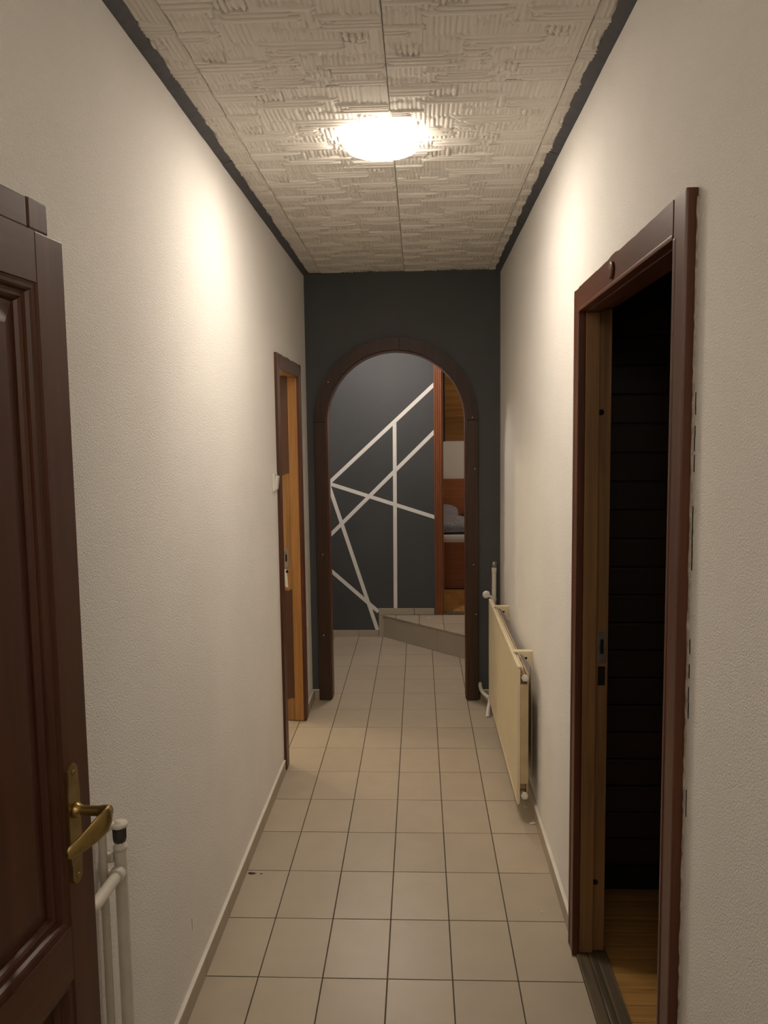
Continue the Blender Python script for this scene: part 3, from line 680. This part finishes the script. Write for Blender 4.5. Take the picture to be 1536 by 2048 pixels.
path = [(PC, 0.012, HZ), (PC, 0.030, HZ), (PC-0.001, 0.044, HZ), (PC-0.001, 0.055, HZ+0.001), (PC+0.003, 0.063, HZ+0.001), (PC+0.011, 0.065, HZ-0.003), (PC+0.022, 0.062, HZ-0.010), (PC+0.037, 0.054, HZ-0.019), (PC+0.054, 0.044, HZ-0.027), (PC+0.068, 0.036, HZ-0.031), (PC+0.076, 0.033, HZ-0.032), (PC+0.079, 0.032, HZ-0.032)]
lev.sweep(path, [(0.0082, 0.0082), (0.0082, 0.0082), (0.0085, 0.0082), (0.010, 0.0085), (0.014, 0.0080), (0.0180, 0.0065), (0.0195, 0.0050), (0.0175, 0.0042), (0.0140, 0.0042), (0.0115, 0.0050), (0.0100, 0.0055), (0.005, 0.003)], 18, up=(0, 0, 1))
lev.build('lever_handle', 'brass', door)
for z in (0.25, 1.05, 1.75):
    MB().lathe([(0.007, -0.045), (0.007, 0.045)], (DW+0.006, 0.002, z), 2, 12).build('hinge', 'brass', door)

# ------------------------------------------------------------ pipes and small things
def arcpath(p, q, r, corner, n=7):
    # rounded elbow from direction p->corner to corner->q
    p, q, c = Vector(p), Vector(q), Vector(corner); a = c+(p-c).normalized()*r; b = c+(q-c).normalized()*r
    return [tuple((1-t)**2*a+2*t*(1-t)*c+t*t*b) for t in np.linspace(0, 1, n)]
PX, PY = -0.645, 1.605
hp = empty('heating_pipe', (PX, PY, 0), 'white heating riser pipe with black fitting beside the open door', 'pipe')
MB().sweep([(0, 0, 0.001), (0, 0, 0.797)], 0.0135, 18).build('riser', 'pipe', hp)
MB().lathe([(0.0145, 0.790), (0.0150, 0.798), (0.0120, 0.801), (0.0110, 0.812)], (0, 0, 0), 2, 20).build('collar', 'pipe', hp)
fit_ = MB().lathe([(0.011, 0.806), (0.0135, 0.811), (0.0150, 0.818), (0.0155, 0.838), (0.013, 0.840)], (0, 0, 0), 2, 8, smooth=False).build('union_fitting', 'black', hp)
vc = MB().lathe([(0.0150, 0.8405), (0.0178, 0.842), (0.0182, 0.847), (0.0165, 0.8505), (0.008, 0.8515), (0.0075, 0.854), (0.004, 0.8545)], (0, 0, 0), 2, 20).build('valve_cap', 'pipe', hp)
MB().sweep([(-0.014, -0.002, 0.846)]+arcpath((-0.014, -0.002, 0.846), (-0.027, -0.026, 0.80), 0.010, (-0.027, -0.026, 0.846))+[(-0.027, -0.026, 0.001)], 0.0088, 14).build('thin_riser', 'pipe', hp)
MB().sweep([(0, -0.010, 0.745), (0, -0.12, 0.748)]+arcpath((0, -0.12, 0.748), (-0.04, -0.165, 0.748), 0.03, (0, -0.165, 0.748))+[(-0.0405, -0.165, 0.748)], 0.0125, 16).build('branch_pipe', 'pipe', hp)
MB().lathe([(0.0155, -0.034), (0.0165, -0.030), (0.0165, -0.016), (0.0140, -0.012)], (0, 0, 0.7465), 1, 18).build('branch_collar', 'pipe', hp)
MB().box(-0.040, -0.012, -0.012, 0.002, 0.765, 0.785, b=0.004).build('wall_clip', 'pipe', hp)

# radiator on the right wall
RX0, RX1, RY0, RY1, RZ0, RZ1 = 0.404, 0.452, 3.29, 4.67, 0.095, 0.688
rad = empty('radiator', (0.43, 3.98, 0), 'cream panel radiator hung on the right wall before the arch', 'radiator')
def rb(name, mat, *a, b=0.003): return MB().box(a[0]-0.43, a[1]-0.43, a[2]-3.98, a[3]-3.98, a[4], a[5], b=b).build(name, mat, rad)
# front panel with shallow vertical channels
prof = []; n = 42
vs = []; fs = []
ny = 42*4
for k in range(ny+1):
    y = RY0+(RY1-RY0)*k/ny; ph = (k % 4); dx = 0.0016 if ph in (1, 2) and 3 < k < ny-3 else 0.0
    for z in (RZ0, RZ0+0.018, RZ0+0.034, RZ1-0.036, RZ1-0.020, RZ1-0.006):
        f_ = 1.0 if RZ0+0.03 < z < RZ1-0.03 else 0.0
        vs.append((RX0+dx*f_+(0.003 if z in (RZ0,) else 0)-0.43, y-3.98, z))
m_ = 6
for k in range(ny): fs += [(k*m_+a, k*m_+a+1, (k+1)*m_+a+1, (k+1)*m_+a) for a in range(m_-1)]
nb = len(vs)
vs += [(RX0+0.012-0.43, RY0-3.98, RZ0), (RX0+0.012-0.43, RY0-3.98, RZ1-0.006), (RX0+0.012-0.43, RY1-3.98, RZ0), (RX0+0.012-0.43, RY1-3.98, RZ1-0.006)]
fs += [tuple(range(0, m_))+(nb+1, nb), tuple(range(ny*m_, ny*m_+m_))+(nb+3, nb+2), (nb, nb+1, nb+3, nb+2),
       tuple(k*m_ for k in range(ny+1))+(nb+2, nb), tuple(k*m_+m_-1 for k in range(ny+1))+(nb+3, nb+1)]
MB().add(vs, fs).build('front_panel', 'cream', rad)
rb('top_rail', 'cream', RX0-0.001, RX0+0.016, RY0-0.002, RY1+0.002, RZ1-0.006, RZ1+0.004, b=0.004)
rb('top_rail', 'cream', RX0+0.018, RX0+0.024, RY0, RY1, RZ1-0.012, RZ1+0.001, b=0.002)
rb('bottom_rail', 'cream', RX0-0.001, RX0+0.010, RY0-0.001, RY1+0.001, RZ0-0.006, RZ0+0.014, b=0.004)
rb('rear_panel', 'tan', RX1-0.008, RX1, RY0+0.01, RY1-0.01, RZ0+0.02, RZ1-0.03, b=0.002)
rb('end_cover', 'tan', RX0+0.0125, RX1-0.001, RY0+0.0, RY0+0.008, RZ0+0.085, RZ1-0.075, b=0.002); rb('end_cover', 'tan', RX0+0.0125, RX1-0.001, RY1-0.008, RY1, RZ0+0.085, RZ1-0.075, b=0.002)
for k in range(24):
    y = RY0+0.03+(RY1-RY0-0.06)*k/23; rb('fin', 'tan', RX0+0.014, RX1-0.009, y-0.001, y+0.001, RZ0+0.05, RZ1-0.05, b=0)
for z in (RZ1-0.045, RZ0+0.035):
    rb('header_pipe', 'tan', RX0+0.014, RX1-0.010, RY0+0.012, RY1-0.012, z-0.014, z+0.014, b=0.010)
    MB().lathe([(0.011, 0.0), (0.011, -0.012), (0.015, -0.0125), (0.015, -0.022), (0.006, -0.0225), (0.006, -0.030)], (RX0+0.031-0.43, RY0+0.012-3.98, z), 1, 6, smooth=False).build('end_plug', 'plastic', rad)
MB().sweep([(RX0+0.02-0.43, RY0+0.004-3.98, RZ0+0.03), (RX0+0.03-0.43, RY0-0.003-3.98, RZ0-0.012), (RX0+0.045-0.43, RY0-0.003-3.98, RZ0-0.014)], 0.006, 10).build('drain_stub', 'steel', rad)
for yb_ in (3.50, 4.43):
    br = MB().box(RX0+0.010-0.43, XR-0.43, yb_-0.016-3.98, yb_+0.016-3.98, RZ1+0.010, RZ1+0.014)
    br.prism([(RX0+0.02-0.43, RZ1+0.010), (XR-0.43, RZ1+0.010), (XR-0.43, RZ1-0.060), (XR-0.010-0.43, RZ1-0.052), (RX0+0.05-0.43, RZ1-0.006)], 1, yb_-0.017-3.98, yb_-0.014-3.98)
    b_ = br.build('bracket', 'cream', rad)
    MB().lathe([(0.0055, 0), (0.0055, -0.0012)], (XR-0.030-0.43, yb_-0.0168-3.98, RZ1-0.016), 1, 12).build('bracket_hole', 'hole', b_)
    MB().box(RX0+0.006-0.43, RX0+0.034-0.43, yb_-0.010-3.98, yb_+0.010-3.98, RZ1+0.0045, RZ1+0.0095, b=0.002).build('bracket_hook', 'plastic', b_)
    MB().box(XR-0.006-0.43, XR-0.0005-0.43, yb_-0.015-3.98, yb_+0.015-3.98, RZ0+0.03, RZ1-0.062).build('bracket_rail', 'cream', b_)
# valve with white hand wheel at the far top corner
MB().sweep([(RX0+0.030-0.43, RY1-0.010-3.98, RZ1-0.045), (RX0+0.030-0.43, RY1+0.055-3.98, RZ1-0.045)], 0.010, 14).build('valve_tail', 'pipe', rad)
MB().lathe([(0.013, -0.014), (0.016, -0.010), (0.016, 0.014), (0.012, 0.018)], (RX0+0.030-0.43, RY1+0.060-3.98, RZ1-0.045), 1, 14).build('valve_body', 'steel', rad)
MB().sweep([(RX0+0.030-0.43, RY1+0.062-3.98, RZ1-0.045), (RX0+0.030-0.43, RY1+0.058-3.98, RZ1-0.005), (RX0+0.008-0.43, RY1+0.05-3.98, RZ1+0.010)], 0.008, 12).build('valve_stem', 'pipe', rad)
hw = MB().lathe([(0.012, -0.012), (0.021, -0.010), (0.0235, 0), (0.021, 0.008), (0.010, 0.011)], (0, 0, 0), 1, 24).build('hand_wheel', 'plastic', rad, (RX0-0.010-0.43, RY1+0.055-3.98, RZ1+0.018)); hw.rotation_euler = (R(12), 0, R(18))
# standing pipe with air vent behind the radiator
sp2 = empty('heating_pipe.001', (0.450, 4.83, 0), 'white standing pipe with air vent cap between radiator and arch wall', 'pipe')
MB().sweep([(0, 0, 0.585)]+[(0, 0, 0.60), (0, 0, 0.845)], 0.0135, 16).build('riser', 'pipe', sp2)
MB().lathe([(0.0145, 0.818), (0.0155, 0.824), (0.0155, 0.848), (0.013, 0.851)], (0, 0, 0), 2, 16).build('collar', 'pipe', sp2)
MB().lathe([(0.010, 0.8515), (0.0145, 0.856), (0.0165, 0.866), (0.0165, 0.880), (0.011, 0.888), (0.004, 0.891)], (0, 0, 0), 2, 16).build('air_vent', 'steel', sp2)
MB().sweep([(0, 0.0, 0.600), (-0.002, -0.010, 0.640), (-0.010, -0.050, 0.6425), (-0.014, -0.082, 0.643)], 0.0115, 14).build('elbow', 'pipe', sp2)
MB().lathe([(0.016, 0), (0.016, 0.078)], (0.0, 0, 0.655), 1, 14).build('wall_sleeve', 'pipe', sp2)
# low pipe coming out of the arch wall, bending to the floor
lp = empty('heating_pipe.002', (0.39, 4.78, 0), 'white bent pipe stub low beside the right foot of the arch', 'pipe')
MB().sweep([(-0.020, 0.117, 0.108), (-0.021, 0.100, 0.098)]+[(-0.018, 0.06, 0.084), (-0.006, 0.01, 0.077), (0.010, -0.04, 0.076), (0.021, -0.08, 0.080)], 0.0115, 16).build('bend', 'pipe', lp)
MB().sweep([(0.021, -0.088, 0.078), (0.019, -0.105, 0.060), (0.008, -0.150, 0.034), (0.000, -0.195, 0.001)], [0.011, 0.0115, 0.012, 0.0125], 14).build('drop_pipe', 'pipe', lp)

# light switch
sw = empty('light_switch', (XL, 3.745, 1.447), 'white rocker light switch on the left wall beside the brown doorway', 'switch')
MB().box(0, 0.011, -0.04, 0.04, -0.043, 0.043, b=0.003).build('switch_plate', 'plastic', sw)
rk = MB().box(0.009, 0.021, -0.024, 0.024, -0.032, 0.032, b=0.003).build('rocker', 'plastic', sw); rk.rotation_euler = (0, R(6), 0)

# scraps on the floor
o = MB().prism([(0, 0), (0.022, -0.004), (0.034, 0.006), (0.020, 0.016), (0.006, 0.012)], 2, 0, 0.004).build('paper_scrap', 'sheet', None, (0.048, 6.355, SZ)); tag(o, 'tiny white paper scrap lying on the diagonal step', 'scrap')
o = MB().sweep([(0, 0, 0.004), (0.012, 0.002, 0.004), (0.024, 0.001, 0.005)], [0.003, 0.0042, 0.003], 8).build('plaster_crumb', 'sheet', None, (0.458, 3.292, 0.0)); tag(o, 'white plaster crumb on the floor below the near end of radiator', 'crumb')
o = MB().prism([(0.003*math.cos(a), 0.003*math.sin(a)) for a in np.linspace(0, 5.4, 7)], 2, 0, 0.003).build('plaster_crumb', 'sheet', None, (0.413, 2.66, 0.0)); tag(o, 'tiny white plaster crumb on the tile before the right doorway', 'crumb')
o = MB().prism([(0.0, 0.0), (0.012, -0.006), (0.026, -0.003), (0.034, 0.004), (0.018, 0.010), (0.003, 0.012)], 2, 0, 0.0008).build('floor_stain', 'stain', floor, (-0.668, 2.884, 0.0))
o = MB().prism([(0.0, 0.0), (0.008, -0.003), (0.012, 0.002), (0.005, 0.005)], 2, 0, 0.0008).build('floor_stain', 'stain', floor, (-0.622, 2.884, 0.0))
